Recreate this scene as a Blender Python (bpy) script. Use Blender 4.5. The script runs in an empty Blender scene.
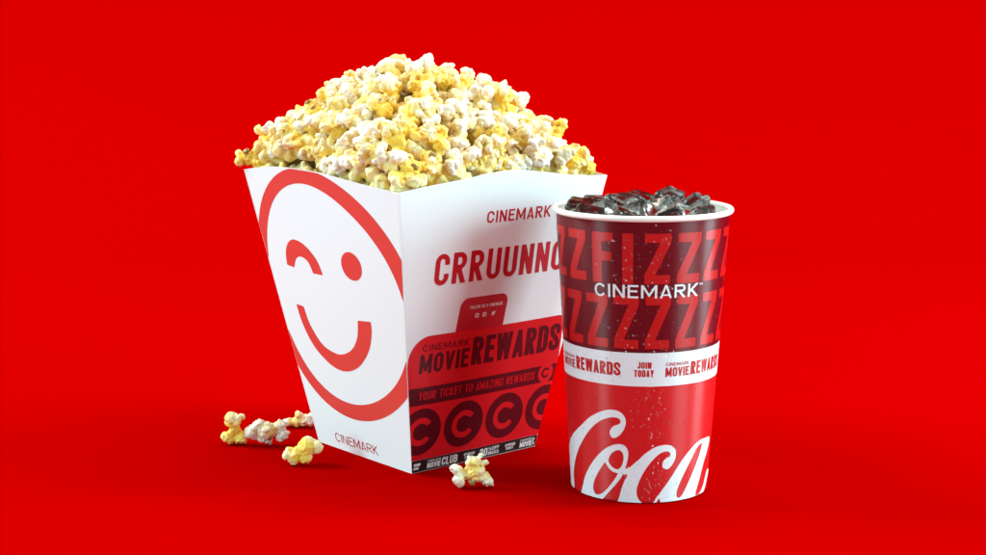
import bpy, bmesh, math, random
import numpy as np
from mathutils import Vector, Matrix, Euler, noise as mnoise

random.seed(11)
RNG = np.random.default_rng(7)
scene = bpy.context.scene
col = scene.collection

# ------------------------------------------------------------------ camera
F_PX, CAM_H, CAM_D, PITCH = 1643.62, 0.30799, 1.05186, 0.159995
cam_data = bpy.data.cameras.new('camera')
cam_data.sensor_fit = 'HORIZONTAL'
cam_data.sensor_width = 36.0
cam_data.lens = F_PX / 986.0 * 36.0
cam_data.clip_start = 0.02
cam_data.clip_end = 60.0
cam = bpy.data.objects.new('camera', cam_data)
cam.location = (0, -CAM_D, CAM_H)
cam.rotation_euler = (math.pi / 2 - PITCH, 0, 0)
col.objects.link(cam)
scene.camera = cam

# ------------------------------------------------------------------ studio light
world = bpy.data.worlds.new('World')
scene.world = world
world.use_nodes = True
bg = world.node_tree.nodes['Background']
bg.inputs['Color'].default_value = (0.78, 0.97, 1.0, 1)
bg.inputs['Strength'].default_value = 0.44


def softbox(name, loc, target, sx, sy, power, color=(1, 1, 1)):
    d = bpy.data.lights.new(name, 'AREA')
    d.shape = 'RECTANGLE'
    d.size, d.size_y = sx, sy
    d.energy = power
    d.color = color
    o = bpy.data.objects.new(name, d)
    o.location = loc
    o.rotation_euler = (Vector(target) - Vector(loc)).to_track_quat('-Z', 'Y').to_euler()
    col.objects.link(o)
    return o


COOL = (0.58, 0.95, 1.0)
softbox('key_softbox', (-2.3, 0.75, 1.75), (0, 0.05, 0.05), 1.3, 1.3, 112, (0.77, 0.98, 1.0))
softbox('top_softbox', (0.5, 0.5, 2.8), (0.2, 0.3, 0.0), 1.8, 1.8, 66, (1.0, 0.95, 0.86))
softbox('side_softbox', (1.12, -0.63, 0.36), (0.0, 0.05, 0.1), 0.5, 0.8, 14, (0.50, 0.95, 1.0))
softbox('rim_softbox', (1.3, 0.06, 0.30), (0.0, 0.05, 0.1), 0.35, 0.7, 16, COOL)
softbox('front_left_strip', (-1.31, -0.75, 0.4), (-0.05, 0.02, 0.1), 0.42, 0.9, 15, (0.46, 0.95, 1.0))
softbox('backdrop_wash', (2.2, 0.2, 2.2), (0.9, 1.9, 0.4), 1.0, 1.0, 60, (1.0, 0.97, 0.95))

scene.view_settings.view_transform = 'Standard'
scene.view_settings.look = 'None'
scene.view_settings.exposure = 0.0
scene.view_settings.gamma = 1.0
scene.view_settings.use_curve_mapping = False
scene.render.resolution_x, scene.render.resolution_y = 1024, 576


# ------------------------------------------------------------------ materials
def new_mat(name):
    m = bpy.data.materials.new(name)
    m.use_nodes = True
    nt = m.node_tree
    return m, nt, nt.nodes['Principled BSDF']


ANISO_ROT = 0.25


def paper(name, color, rough=0.42, spec=0.5, grain=0.03, bump=0.06, coat=0.0, aniso=0.0):
    """coated board / printing ink: slight mottling and fibre relief"""
    m, nt, b = new_mat(name)
    tc = nt.nodes.new('ShaderNodeTexCoord')
    n1 = nt.nodes.new('ShaderNodeTexNoise')
    n1.inputs['Scale'].default_value = 900
    n1.inputs['Detail'].default_value = 3
    nt.links.new(tc.outputs['Object'], n1.inputs['Vector'])
    hsv = nt.nodes.new('ShaderNodeHueSaturation')
    hsv.inputs['Color'].default_value = (*color, 1)
    mr = nt.nodes.new('ShaderNodeMapRange')
    mr.inputs['To Min'].default_value = 1 - grain
    mr.inputs['To Max'].default_value = 1 + grain
    nt.links.new(n1.outputs['Fac'], mr.inputs['Value'])
    nt.links.new(mr.outputs['Result'], hsv.inputs['Value'])
    nt.links.new(hsv.outputs['Color'], b.inputs['Base Color'])
    n2 = nt.nodes.new('ShaderNodeTexNoise')
    n2.inputs['Scale'].default_value = 22
    n2.inputs['Detail'].default_value = 4
    nt.links.new(tc.outputs['Object'], n2.inputs['Vector'])
    bp = nt.nodes.new('ShaderNodeBump')
    bp.inputs['Strength'].default_value = bump
    bp.inputs['Distance'].default_value = 0.002
    nt.links.new(n2.outputs['Fac'], bp.inputs['Height'])
    nt.links.new(bp.outputs['Normal'], b.inputs['Normal'])
    b.inputs['Roughness'].default_value = rough
    b.inputs['Specular IOR Level'].default_value = spec
    b.inputs['Coat Weight'].default_value = coat
    if aniso:
        tg = nt.nodes.new('ShaderNodeTangent'); tg.direction_type = 'RADIAL'; tg.axis = 'Z'
        nt.links.new(tg.outputs['Tangent'], b.inputs['Tangent'])
        b.inputs['Anisotropic'].default_value = aniso
        b.inputs['Anisotropic Rotation'].default_value = ANISO_ROT
    b.inputs['Coat Roughness'].default_value = 0.12
    return m


M = {}
M['board'] = paper('white_board', (0.80, 0.81, 0.82), 0.42)
M['ink_red'] = paper('red_ink', (0.70, 0.052, 0.042), 0.4)
M['ink_deep'] = paper('deep_red_ink', (0.50, 0.002, 0.012), 0.4)
M['ink_pocket'] = paper('pocket_red_ink', (0.66, 0.008, 0.014), 0.32, grain=0.08, coat=0.25)
M['ink_maroon'] = paper('maroon_ink', (0.085, 0.002, 0.008), 0.32, grain=0.12, coat=0.25)
M['ink_black'] = paper('black_ink', (0.012, 0.008, 0.009), 0.4)
M['ink_white'] = paper('white_ink', (0.78, 0.78, 0.78), 0.42)
M['cup_white'] = paper('cup_white', (0.78, 0.80, 0.83), 0.36, spec=0.5, aniso=0.9)
M['cup_rim'] = paper('cup_rim_white', (0.87, 0.81, 0.73), 0.38)
M['cup_maroon'] = paper('cup_maroon', (0.135, 0.0008, 0.006), 0.38, spec=0.34, grain=0.05, aniso=0.9)
M['cup_red'] = paper('cup_red', (0.63, 0.010, 0.012), 0.36, spec=0.42, grain=0.05, aniso=0.9)
M['cup_letter'] = paper('cup_letter_red', (0.52, 0.008, 0.008), 0.38, spec=0.36, grain=0.05, aniso=0.9)

m, nt, b = new_mat('red_seamless_paper')
n1 = nt.nodes.new('ShaderNodeTexNoise'); n1.inputs['Scale'].default_value = 260; n1.inputs['Detail'].default_value = 5
mr = nt.nodes.new('ShaderNodeMapRange'); mr.inputs['To Min'].default_value = 0.995; mr.inputs['To Max'].default_value = 1.005
hs = nt.nodes.new('ShaderNodeHueSaturation'); hs.inputs['Color'].default_value = (0.338, 0.0, 0.0, 1)
tc = nt.nodes.new('ShaderNodeTexCoord')
nt.links.new(tc.outputs['Object'], n1.inputs['Vector'])
nt.links.new(n1.outputs['Fac'], mr.inputs['Value']); nt.links.new(mr.outputs['Result'], hs.inputs['Value'])
nt.links.new(hs.outputs['Color'], b.inputs['Base Color'])
b.inputs['Roughness'].default_value = 1.0
b.inputs['Specular IOR Level'].default_value = 0.0
M['backdrop'] = m


def popcorn_mat(name, pale, butter, amount, rough=0.5, radial=1.0):
    m, nt, b = new_mat(name)
    tc = nt.nodes.new('ShaderNodeTexCoord')
    oi = nt.nodes.new('ShaderNodeObjectInfo')
    add = nt.nodes.new('ShaderNodeVectorMath'); add.operation = 'ADD'
    sc = nt.nodes.new('ShaderNodeVectorMath'); sc.operation = 'SCALE'; sc.inputs['Scale'].default_value = 3.0
    nt.links.new(oi.outputs['Location'], sc.inputs[0])
    nt.links.new(tc.outputs['Object'], add.inputs[0]); nt.links.new(sc.outputs['Vector'], add.inputs[1])
    n1 = nt.nodes.new('ShaderNodeTexNoise'); n1.inputs['Scale'].default_value = 95; n1.inputs['Detail'].default_value = 3
    nt.links.new(add.outputs['Vector'], n1.inputs['Vector'])
    ramp = nt.nodes.new('ShaderNodeValToRGB')
    e = ramp.color_ramp.elements
    e[0].position = 0.54 - amount * 0.34; e[0].color = (*pale, 1)
    e[1].position = 0.76 - amount * 0.24; e[1].color = (*butter, 1)
    ln = nt.nodes.new('ShaderNodeVectorMath'); ln.operation = 'LENGTH'
    nt.links.new(tc.outputs['Object'], ln.inputs[0])
    rr = nt.nodes.new('ShaderNodeMapRange'); rr.inputs['From Min'].default_value = 0.0045; rr.inputs['From Max'].default_value = 0.0125
    rr.inputs['To Min'].default_value = 0.20 * radial; rr.inputs['To Max'].default_value = -0.16 * radial
    nt.links.new(ln.outputs['Value'], rr.inputs['Value'])
    sm = nt.nodes.new('ShaderNodeMath'); sm.operation = 'ADD'
    nt.links.new(n1.outputs['Fac'], sm.inputs[0]); nt.links.new(rr.outputs['Result'], sm.inputs[1])
    nt.links.new(sm.outputs['Value'], ramp.inputs['Fac'])
    hs = nt.nodes.new('ShaderNodeHueSaturation')
    mr = nt.nodes.new('ShaderNodeMapRange'); mr.inputs['To Min'].default_value = 0.93; mr.inputs['To Max'].default_value = 1.05
    nt.links.new(oi.outputs['Random'], mr.inputs['Value']); nt.links.new(mr.outputs['Result'], hs.inputs['Value'])
    nt.links.new(ramp.outputs['Color'], hs.inputs['Color'])
    nt.links.new(hs.outputs['Color'], b.inputs['Base Color'])
    n2 = nt.nodes.new('ShaderNodeTexNoise'); n2.inputs['Scale'].default_value = 900; n2.inputs['Detail'].default_value = 4
    nt.links.new(tc.outputs['Object'], n2.inputs['Vector'])
    bp = nt.nodes.new('ShaderNodeBump'); bp.inputs['Strength'].default_value = 0.25; bp.inputs['Distance'].default_value = 0.0006
    nt.links.new(n2.outputs['Fac'], bp.inputs['Height']); nt.links.new(bp.outputs['Normal'], b.inputs['Normal'])
    b.inputs['Roughness'].default_value = rough
    b.inputs['Specular IOR Level'].default_value = 0.35
    b.inputs['Subsurface Weight'].default_value = 0.2
    b.inputs['Subsurface Radius'].default_value = (1.0, 0.8, 0.45)
    b.inputs['Subsurface Scale'].default_value = 0.0012
    return m


M['pop_white'] = popcorn_mat('popcorn_white', (0.91, 0.785, 0.65), (0.90, 0.66, 0.24), 0.24)
M['pop_cream'] = popcorn_mat('popcorn_cream', (0.91, 0.78, 0.59), (0.90, 0.635, 0.16), 0.52)
M['pop_yellow'] = popcorn_mat('popcorn_yellow', (0.92, 0.755, 0.44), (0.91, 0.59, 0.08), 0.76, 0.45)
M['pop_fill'] = popcorn_mat('popcorn_fill', (0.92, 0.755, 0.46), (0.89, 0.585, 0.12), 0.55, 0.45, 0.0)
m, nt, b = new_mat('popcorn_hull')
n1 = nt.nodes.new('ShaderNodeTexNoise'); n1.inputs['Scale'].default_value = 500
rp = nt.nodes.new('ShaderNodeValToRGB'); rp.color_ramp.elements[0].color = (0.16, 0.055, 0.008, 1); rp.color_ramp.elements[1].color = (0.42, 0.20, 0.03, 1)
nt.links.new(n1.outputs['Fac'], rp.inputs['Fac']); nt.links.new(rp.outputs['Color'], b.inputs['Base Color'])
b.inputs['Roughness'].default_value = 0.28
M['hull'] = m

m, nt, b = new_mat('ice')
b.inputs['Base Color'].default_value = (0.50, 0.46, 0.43, 1)
b.inputs['Transmission Weight'].default_value = 1.0
b.inputs['IOR'].default_value = 1.31
b.inputs['Roughness'].default_value = 0.13
tc = nt.nodes.new('ShaderNodeTexCoord')
n1 = nt.nodes.new('ShaderNodeTexNoise'); n1.inputs['Scale'].default_value = 170; n1.inputs['Detail'].default_value = 5
nt.links.new(tc.outputs['Object'], n1.inputs['Vector'])
bp = nt.nodes.new('ShaderNodeBump'); bp.inputs['Strength'].default_value = 0.35; bp.inputs['Distance'].default_value = 0.002
nt.links.new(n1.outputs['Fac'], bp.inputs['Height']); nt.links.new(bp.outputs['Normal'], b.inputs['Normal'])
M['ice'] = m
m, nt, b = new_mat('cola')
n1 = nt.nodes.new('ShaderNodeTexNoise'); n1.inputs['Scale'].default_value = 80
rp = nt.nodes.new('ShaderNodeValToRGB'); rp.color_ramp.elements[0].color = (0.006, 0.003, 0.002, 1); rp.color_ramp.elements[1].color = (0.016, 0.007, 0.004, 1)
nt.links.new(n1.outputs['Fac'], rp.inputs['Fac']); nt.links.new(rp.outputs['Color'], b.inputs['Base Color'])
b.inputs['Roughness'].default_value = 0.03
M['cola'] = m
m, nt, b = new_mat('water_drop')
nt.nodes.remove(b)
tr = nt.nodes.new('ShaderNodeBsdfTransparent'); tr.inputs['Color'].default_value = (0.97, 0.97, 0.97, 1)
gl = nt.nodes.new('ShaderNodeBsdfGlossy'); gl.inputs['Roughness'].default_value = 0.15
fr = nt.nodes.new('ShaderNodeFresnel'); fr.inputs['IOR'].default_value = 1.4
mx = nt.nodes.new('ShaderNodeMixShader')
ml = nt.nodes.new('ShaderNodeMath'); ml.operation = 'MULTIPLY'; ml.inputs[1].default_value = 0.27
nt.links.new(fr.outputs['Fac'], ml.inputs[0]); nt.links.new(ml.outputs['Value'], mx.inputs['Fac']); nt.links.new(tr.outputs['BSDF'], mx.inputs[1]); nt.links.new(gl.outputs['BSDF'], mx.inputs[2])
nt.links.new(mx.outputs['Shader'], nt.nodes['Material Output'].inputs['Surface'])
M['drop'] = m


# ------------------------------------------------------------------ object helpers
def link(name, me, mat=None, parent=None, smooth=True):
    if mat is not None:
        me.materials.clear(); me.materials.append(mat)
    if smooth:
        me.polygons.foreach_set('use_smooth', [True] * len(me.polygons))
    o = bpy.data.objects.new(name, me)
    col.objects.link(o)
    if parent is not None:
        o.parent = parent
    return o


def mesh(name, verts, faces):
    me = bpy.data.meshes.new(name)
    me.from_pydata([tuple(map(float, v)) for v in verts], [], [tuple(map(int, f)) for f in faces])
    me.update()
    return me


def tag(o, label, cat, group=None):
    o['label'] = label; o['category'] = cat
    if group: o['group'] = group
    return o


def empty(name, loc):
    o = bpy.data.objects.new(name, None)
    o.location = loc
    o.empty_display_size = 0.02
    col.objects.link(o)
    return o


# ------------------------------------------------------------------ flat print: signed distance shapes -> filled meshes
def contour(F, xs, ys):
    """fill F<0 on a grid; returns 2-D verts and faces (shared verts)"""
    ny, nx = F.shape
    ins = F < 0
    if not ins.any():
        return np.zeros((0, 2)), []
    vid = -np.ones((ny, nx), int)
    n = int(ins.sum())
    vid[ins] = np.arange(n)
    jj, ii = np.nonzero(ins)
    V = [np.c_[xs[ii], ys[jj]]]
    hid = -np.ones((ny, nx - 1), int)
    ch = ins[:, :-1] != ins[:, 1:]
    j, i = np.nonzero(ch)
    t = F[j, i] / (F[j, i] - F[j, i + 1])
    hid[j, i] = n + np.arange(len(j)); n += len(j)
    V.append(np.c_[xs[i] + t * (xs[i + 1] - xs[i]), ys[j]])
    vidv = -np.ones((ny - 1, nx), int)
    cv = ins[:-1] != ins[1:]
    j, i = np.nonzero(cv)
    t = F[j, i] / (F[j, i] - F[j + 1, i])
    vidv[j, i] = n + np.arange(len(j)); n += len(j)
    V.append(np.c_[xs[i], ys[j] + t * (ys[j + 1] - ys[j])])
    a, b_, c, d = ins[:-1, :-1], ins[:-1, 1:], ins[1:, 1:], ins[1:, :-1]
    full = a & b_ & c & d
    j, i = np.nonzero(full)
    faces = np.c_[vid[j, i], vid[j, i + 1], vid[j + 1, i + 1], vid[j + 1, i]].tolist()
    part = (a | b_ | c | d) & ~full
    for j, i in zip(*np.nonzero(part)):
        cs = ((j, i), (j, i + 1), (j + 1, i + 1), (j + 1, i))
        es = (hid[j, i], vidv[j, i + 1], hid[j + 1, i], vidv[j, i])
        poly = []
        for k in range(4):
            if ins[cs[k]]: poly.append(vid[cs[k]])
            if ins[cs[k]] != ins[cs[(k + 1) % 4]]: poly.append(es[k])
        if len(poly) >= 3: faces.append(poly)
    return np.vstack(V), faces


def fill(sdf, x0, x1, y0, y1, step):
    pad = step * 1.5
    xs = np.arange(x0 - pad, x1 + pad + step, step)
    ys = np.arange(y0 - pad, y1 + pad + step, step)
    X, Y = np.meshgrid(xs, ys)
    return contour(sdf(X, Y), xs, ys)


def join2d(parts):
    V, Fc, n = [], [], 0
    for v, f in parts:
        V.append(v); Fc += [[k + n for k in q] for q in f]; n += len(v)
    return np.vstack(V), Fc


def s_box(X, Y, x0, x1, y0, y1):
    return np.maximum(np.maximum(x0 - X, X - x1), np.maximum(y0 - Y, Y - y1))


def s_rr(X, Y, x0, x1, y0, y1, r):
    cx, cy, hw, hh = (x0 + x1) / 2, (y0 + y1) / 2, (x1 - x0) / 2, (y1 - y0) / 2
    r = max(min(r, hw, hh), 0.0)
    qx, qy = np.abs(X - cx) - hw + r, np.abs(Y - cy) - hh + r
    return np.hypot(np.maximum(qx, 0), np.maximum(qy, 0)) + np.minimum(np.maximum(qx, qy), 0) - r


def s_ring(X, Y, x0, x1, y0, y1, r, t, th=None):
    th = th or t
    return np.maximum(s_rr(X, Y, x0, x1, y0, y1, r), -s_rr(X, Y, x0 + t, x1 - t, y0 + th, y1 - th, max(r - t, t * 0.35)))


def s_strip(X, Y, p, q, t):
    dx, dy = q[0] - p[0], q[1] - p[1]
    l = math.hypot(dx, dy)
    return np.abs((X - p[0]) * dy - (Y - p[1]) * dx) / l - t / 2


def s_line(X, Y, pts, t):
    d = np.full(X.shape, 1e9)
    for (ax, ay), (bx, by) in zip(pts[:-1], pts[1:]):
        ux, uy = bx - ax, by - ay
        h = np.clip(((X - ax) * ux + (Y - ay) * uy) / (ux * ux + uy * uy + 1e-12), 0, 1)
        d = np.minimum(d, np.hypot(X - ax - h * ux, Y - ay - h * uy))
    return d - t / 2


def s_poly(X, Y, P):
    P = np.asarray(P, float)
    d = np.full(X.shape, 1e9); inside = np.zeros(X.shape, bool)
    for k in range(len(P)):
        ax, ay = P[k]; bx, by = P[(k + 1) % len(P)]
        ux, uy = bx - ax, by - ay
        h = np.clip(((X - ax) * ux + (Y - ay) * uy) / (ux * ux + uy * uy + 1e-12), 0, 1)
        d = np.minimum(d, np.hypot(X - ax - h * ux, Y - ay - h * uy))
        cond = (ay > Y) != (by > Y)
        xi = ax + (Y - ay) / (by - ay if abs(by - ay) > 1e-12 else 1e-12) * ux
        inside ^= cond & (X < xi)
    return np.where(inside, -d, d)


def crom(P, n=5, closed=False):
    P = np.asarray(P, float); m = len(P); out = []
    rng = range(m if closed else m - 1)
    for k in rng:
        if closed:
            a, b_, c, d = P[(k - 1) % m], P[k], P[(k + 1) % m], P[(k + 2) % m]
        else:
            a, b_, c, d = P[max(k - 1, 0)], P[k], P[k + 1], P[min(k + 2, m - 1)]
        for i in range(n):
            t = i / n
            out.append(0.5 * ((2 * b_) + (c - a) * t + (2 * a - 5 * b_ + 4 * c - d) * t * t + (3 * b_ - a - 3 * c + d) * t ** 3))
    if not closed: out.append(P[-1])
    return np.array(out)


MN, MX = np.minimum, np.maximum
WIDTH = {'I': None, 'M': 1.30, 'W': 1.42, ' ': 0.5, '1': 0.6, 'J': 0.85, '%': 1.3, '@': 1.2, 'E': 0.86, 'F': 0.84, 'L': 0.80, 'T': 0.92}


def glyph(ch, X, Y, w, h, t, rnd):
    """signed distance of a sans capital in a w x h cell, stem t; rnd = corner radius of its round strokes"""
    th = t * 0.86
    clip = s_box(X, Y, 0, w, 0, h)
    stem = s_box(X, Y, 0, t, 0, h)
    rstem = s_box(X, Y, w - t, w, 0, h)

    def bar(y0, x0=0, x1=None): return s_box(X, Y, x0, w if x1 is None else x1, y0, y0 + th)
    def C(d): return MX(d, clip)
    r = min(rnd, w / 2, h / 2)
    if ch == 'I': return s_box(X, Y, 0, t, 0, h)
    if ch in 'EF':
        d = MN(MN(stem, bar(h - th)), bar(h * 0.53 - th / 2, 0, w * 0.92))
        return MN(d, bar(0)) if ch == 'E' else d
    if ch == 'L': return MN(stem, bar(0))
    if ch == 'T': return MN(s_box(X, Y, w / 2 - t / 2, w / 2 + t / 2, 0, h), bar(h - th))
    if ch == 'H': return MN(MN(stem, rstem), bar(h / 2 - th / 2))
    if ch == 'N': return MN(MN(stem, rstem), C(s_strip(X, Y, (t * .5, h), (w - t * .5, 0), t * .95)))
    if ch == 'M':
        dg = MN(s_strip(X, Y, (t * .5, h), (w / 2, h * .2), t * .85), s_strip(X, Y, (w - t * .5, h), (w / 2, h * .2), t * .85))
        dg = MX(dg, np.where(X < w / 2, s_strip(X, Y, (t * .5, h), (w / 2, h * .2), t * .85), s_strip(X, Y, (w - t * .5, h), (w / 2, h * .2), t * .85)))
        return MN(MN(stem, rstem), MX(C(dg), h * .12 - Y))
    if ch in 'VA':
        y0, y1 = (h, 0) if ch == 'V' else (0, h)
        ta = t * .88
        d = C(MN(s_strip(X, Y, (ta * .5, y0), (w / 2, y1), ta), s_strip(X, Y, (w - ta * .5, y0), (w / 2, y1), ta)))
        if ch == 'A': d = MN(d, s_box(X, Y, w * .22, w * .78, h * .18, h * .18 + th * .75))
        return d
    if ch == 'W':
        d = np.full(X.shape, 1e9)
        for a, b_ in (((t * .45, h), (w * .27, 0)), ((w * .5, h), (w * .27, 0)), ((w * .5, h), (w * .73, 0)), ((w - t * .45, h), (w * .73, 0))):
            d = MN(d, s_strip(X, Y, a, b_, t * .85))
        # keep each half to its own V
        d1 = MN(s_strip(X, Y, (t * .45, h), (w * .27, 0), t * .85), s_strip(X, Y, (w * .5, h), (w * .27, 0), t * .85))
        d2 = MN(s_strip(X, Y, (w * .5, h), (w * .73, 0), t * .85), s_strip(X, Y, (w - t * .45, h), (w * .73, 0), t * .85))
        return C(np.where(X < w / 2, d1, d2))
    if ch == 'K':
        d = MN(s_strip(X, Y, (t * .6, h * .36), (w - t * .5, h), t * .95), MX(s_strip(X, Y, (w * .30, h * .58), (w - t * .5, 0), t * .95), Y - h * .6))
        return MN(stem, MX(C(d), t * .5 - X))
    if ch == 'X': return C(MN(s_strip(X, Y, (t * .5, 0), (w - t * .5, h), t), s_strip(X, Y, (t * .5, h), (w - t * .5, 0), t)))
    if ch == 'Y':
        d = MX(C(MN(s_strip(X, Y, (t * .5, h), (w / 2, h * .4), t * .95), s_strip(X, Y, (w - t * .5, h), (w / 2, h * .4), t * .95))), h * .38 - Y)
        return MN(d, s_box(X, Y, w / 2 - t / 2, w / 2 + t / 2, 0, h * .46))
    if ch == 'Z':
        tt = t * .9; hwz = tt / 2
        for _ in range(6): hwz = tt / 2 * math.hypot(h - 2 * th, w - 2 * hwz) / (h - 2 * th)
        return MN(MN(bar(0), bar(h - th)), MX(C(s_strip(X, Y, (hwz, th), (w - hwz, h - th), tt)), MX(th * .5 - Y, Y - h + th * .5)))
    if ch in 'O0': return s_ring(X, Y, 0, w, 0, h, r, t, th)
    if ch == 'Q': return MN(s_ring(X, Y, 0, w, 0, h, r, t, th), MX(C(s_strip(X, Y, (w * .5, h * .35), (w, 0), t * .8)), MX(Y - h * .35, w * .45 - X)))
    if ch in 'CG':
        d = s_ring(X, Y, 0, w, 0, h, r, t, th)
        if rnd > w * .45 and w > h * .8:
            cut = MX(np.abs(Y - h / 2) - (X - w / 2) * .72, w * .5 - X)
        else:
            cut = s_box(X, Y, w * .5, w * 2, h * .36, h * .64)
        d = MX(d, -cut)
        if ch == 'G': d = MN(d, MN(s_box(X, Y, w - t, w, h * .2, h * .5), s_box(X, Y, w * .5, w, h * .5 - th * .8, h * .5)))
        return d
    if ch == 'U': return MX(s_ring(X, Y, 0, w, 0, h * 2, r, t, th), Y - h)
    if ch == 'J': return MX(MX(s_ring(X, Y, 0, w, 0, h * 2, r, t, th), Y - h), -s_box(X, Y, -w, w * .5, h * .3, h * 2))
    if ch == 'D': return MN(stem, MX(s_ring(X, Y, -w, w, 0, h, r, t, th), -X))
    if ch in 'PRB':
        y = h * .44 if ch != 'B' else h * .47
        d = MN(stem, MX(s_ring(X, Y, -w, w * (.97 if ch != 'B' else .93), y, h, min(r, (h - y) / 2), t, th), -X))
        if ch == 'R': d = MN(d, MX(C(s_strip(X, Y, (w * .42, h * .5), (w - t * .52, 0), t)), MX(Y - h * .5, t * .6 - X)))
        if ch == 'B': d = MN(d, MX(s_ring(X, Y, -w, w, 0, y + th, min(r, (y + th) / 2), t, th), -X))
        return d
    if ch == 'S':
        t = min(t, h * .19); k = t / 2
        P = crom([(w - k, .70 * h), (w - k * 1.05, .83 * h), (w * .5, h - k), (k * 1.05, .84 * h), (k, .70 * h), (w * .38, .56 * h), (w * .66, .43 * h), (w - k, .29 * h), (w - k * 1.05, .16 * h), (w * .5, k), (k * 1.05, .17 * h), (k, .30 * h)], 5)
        return C(s_line(X, Y, P, t))
    if ch == '2':
        k = t / 2
        P = crom([(k, .68 * h), (k, .82 * h), (w * .5, h - k), (w - k, .80 * h), (w - k, .64 * h), (w * .6, .4 * h), (k * 1.2, 0)], 5)
        return MN(C(s_line(X, Y, P, t)), bar(0))
    if ch == '%':
        return MN(MN(s_ring(X, Y, 0, w * .4, h * .5, h, r, t * .7), s_ring(X, Y, w * .6, w, 0, h * .5, r, t * .7)), C(s_strip(X, Y, (w * .2, 0), (w * .8, h), t * .7)))
    if ch == '@':
        return MN(s_ring(X, Y, 0, w, 0, h, r, t * .7), s_rr(X, Y, w * .3, w * .7, h * .28, h * .72, r))
    return np.full(X.shape, 1e9)


def text(s, x0, x1, y, h, t, gap, rnd, step, yfun=None):
    """lettering laid out from x0 to x1 on baseline y with cap height h (mm)"""
    fixed = sum(t for c in s if c == 'I') + gap * (len(s) - 1)
    k = sum(WIDTH.get(c, 1.0) for c in s if c != 'I')
    w = (x1 - x0 - fixed) / max(k, 1e-6)
    parts, x = [], x0
    for c in s:
        cw = t if c == 'I' else w * WIDTH.get(c, 1.0)
        if c != ' ':
            v, f = fill(lambda X, Y: glyph(c, X, Y, cw, h, t, rnd), 0, cw, 0, h, step)
            if len(v):
                parts.append((v + np.array([x, y]), f))
        x += cw + gap
    return join2d(parts)


# ------------------------------------------------------------------ backdrop: seamless paper sweep, floor rolling up into a wall
prof = [(-2.2, 0.0), (-1.2, 0), (-0.4, 0), (0.4, 0), (1.0, 0)]
R0 = 0.9
for k in range(1, 17):
    a = math.pi / 2 * k / 16
    prof.append((1.0 + R0 * math.sin(a), R0 - R0 * math.cos(a)))
prof += [(1.0 + R0, 1.5), (1.0 + R0, 2.4)]
V, Fc = [], []
xs = np.linspace(-2.6, 2.6, 9)
for (y, z) in prof:
    for x in xs: V.append((x, y, z))
nx = len(xs)
for j in range(len(prof) - 1):
    for i in range(nx - 1):
        Fc.append((j * nx + i, j * nx + i + 1, (j + 1) * nx + i + 1, (j + 1) * nx + i))
bd = link('ground', mesh('ground', V, Fc), M['backdrop'])
bd['kind'] = 'structure'

# ------------------------------------------------------------------ popcorn box
BX, BY, YAW = -0.04835, 0.1023, 0.70174
HB, HT, BH = 0.05551, 0.09089, 0.19572          # half widths at the bottom and top, height
LS = math.hypot(BH, HT - HB)                    # slant length of a side
SLOPE = (HT - HB) / LS
FACE_TOP = {0: [(-91, 198.9), (-79.3, 200.6), (-60, 202.6), (-34.9, 205), (-21, 207.0), (3.8, 208.2), (33.2, 204.8), (60, 201), (91, 198.9)],
            3: [(-91, 201.0), (-65, 204.6), (-40.3, 206.4), (0.8, 205.9), (33.6, 203.3), (55.4, 201.4), (91, 198.9)],
            1: [(-91, 198.9), (-40, 205), (0, 207.5), (40, 205), (91, 200.0)],
            2: [(-91, 200.0), (-40, 205), (0, 207.5), (40, 205), (91, 201.0)]}


def face_top(k, s):
    P = crom(FACE_TOP[k], 6)
    return np.interp(s, P[:, 0], P[:, 1])


def face_frame(k):
    """side k of the box in its local space (side 0 looks right and forward, side 3 left and forward)"""
    a = k * math.pi / 2
    c, s = math.cos(a), math.sin(a)
    e = np.array([c, s, 0.0]); n = np.array([s, -c, 0.0])       # along the side; outward
    o = n * HB
    w = np.array([*(n[:2] * (HT - HB)), BH]) / LS
    return o, e, w, np.cross(e, w)


def face_map(k, sv, off=0.0):
    """mm on the side -> box space; the board bows out a little between its creases"""
    o, e, w, n = face_frame(k)
    s, v = sv[:, 0] / 1000, sv[:, 1] / 1000
    hw = HB + SLOPE * v
    q = np.clip(1 - (s / hw) ** 2, 0, 1)
    bow = 0.0016 * q * np.clip(np.sin(math.pi * np.clip(v / LS, 0, 1) * 0.9 + 0.1), 0, 1)
    return o + np.outer(s, e) + np.outer(v, w) + np.outer(bow + off, n)


def clip_face(k, X, Y, inset=0.35):
    hw = HB * 1000 + SLOPE * Y
    d = MX(MX(np.abs(X) - hw + inset, 0.0 + inset - Y), Y - face_top(k, X) + inset)
    return d


box = empty('popcorn_box', (BX, BY, 0.0))
box.rotation_euler = (0, 0, YAW)
tag(box, 'white tapered cardboard popcorn box with red winking smile, heaped with popcorn', 'popcorn box')

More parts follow.
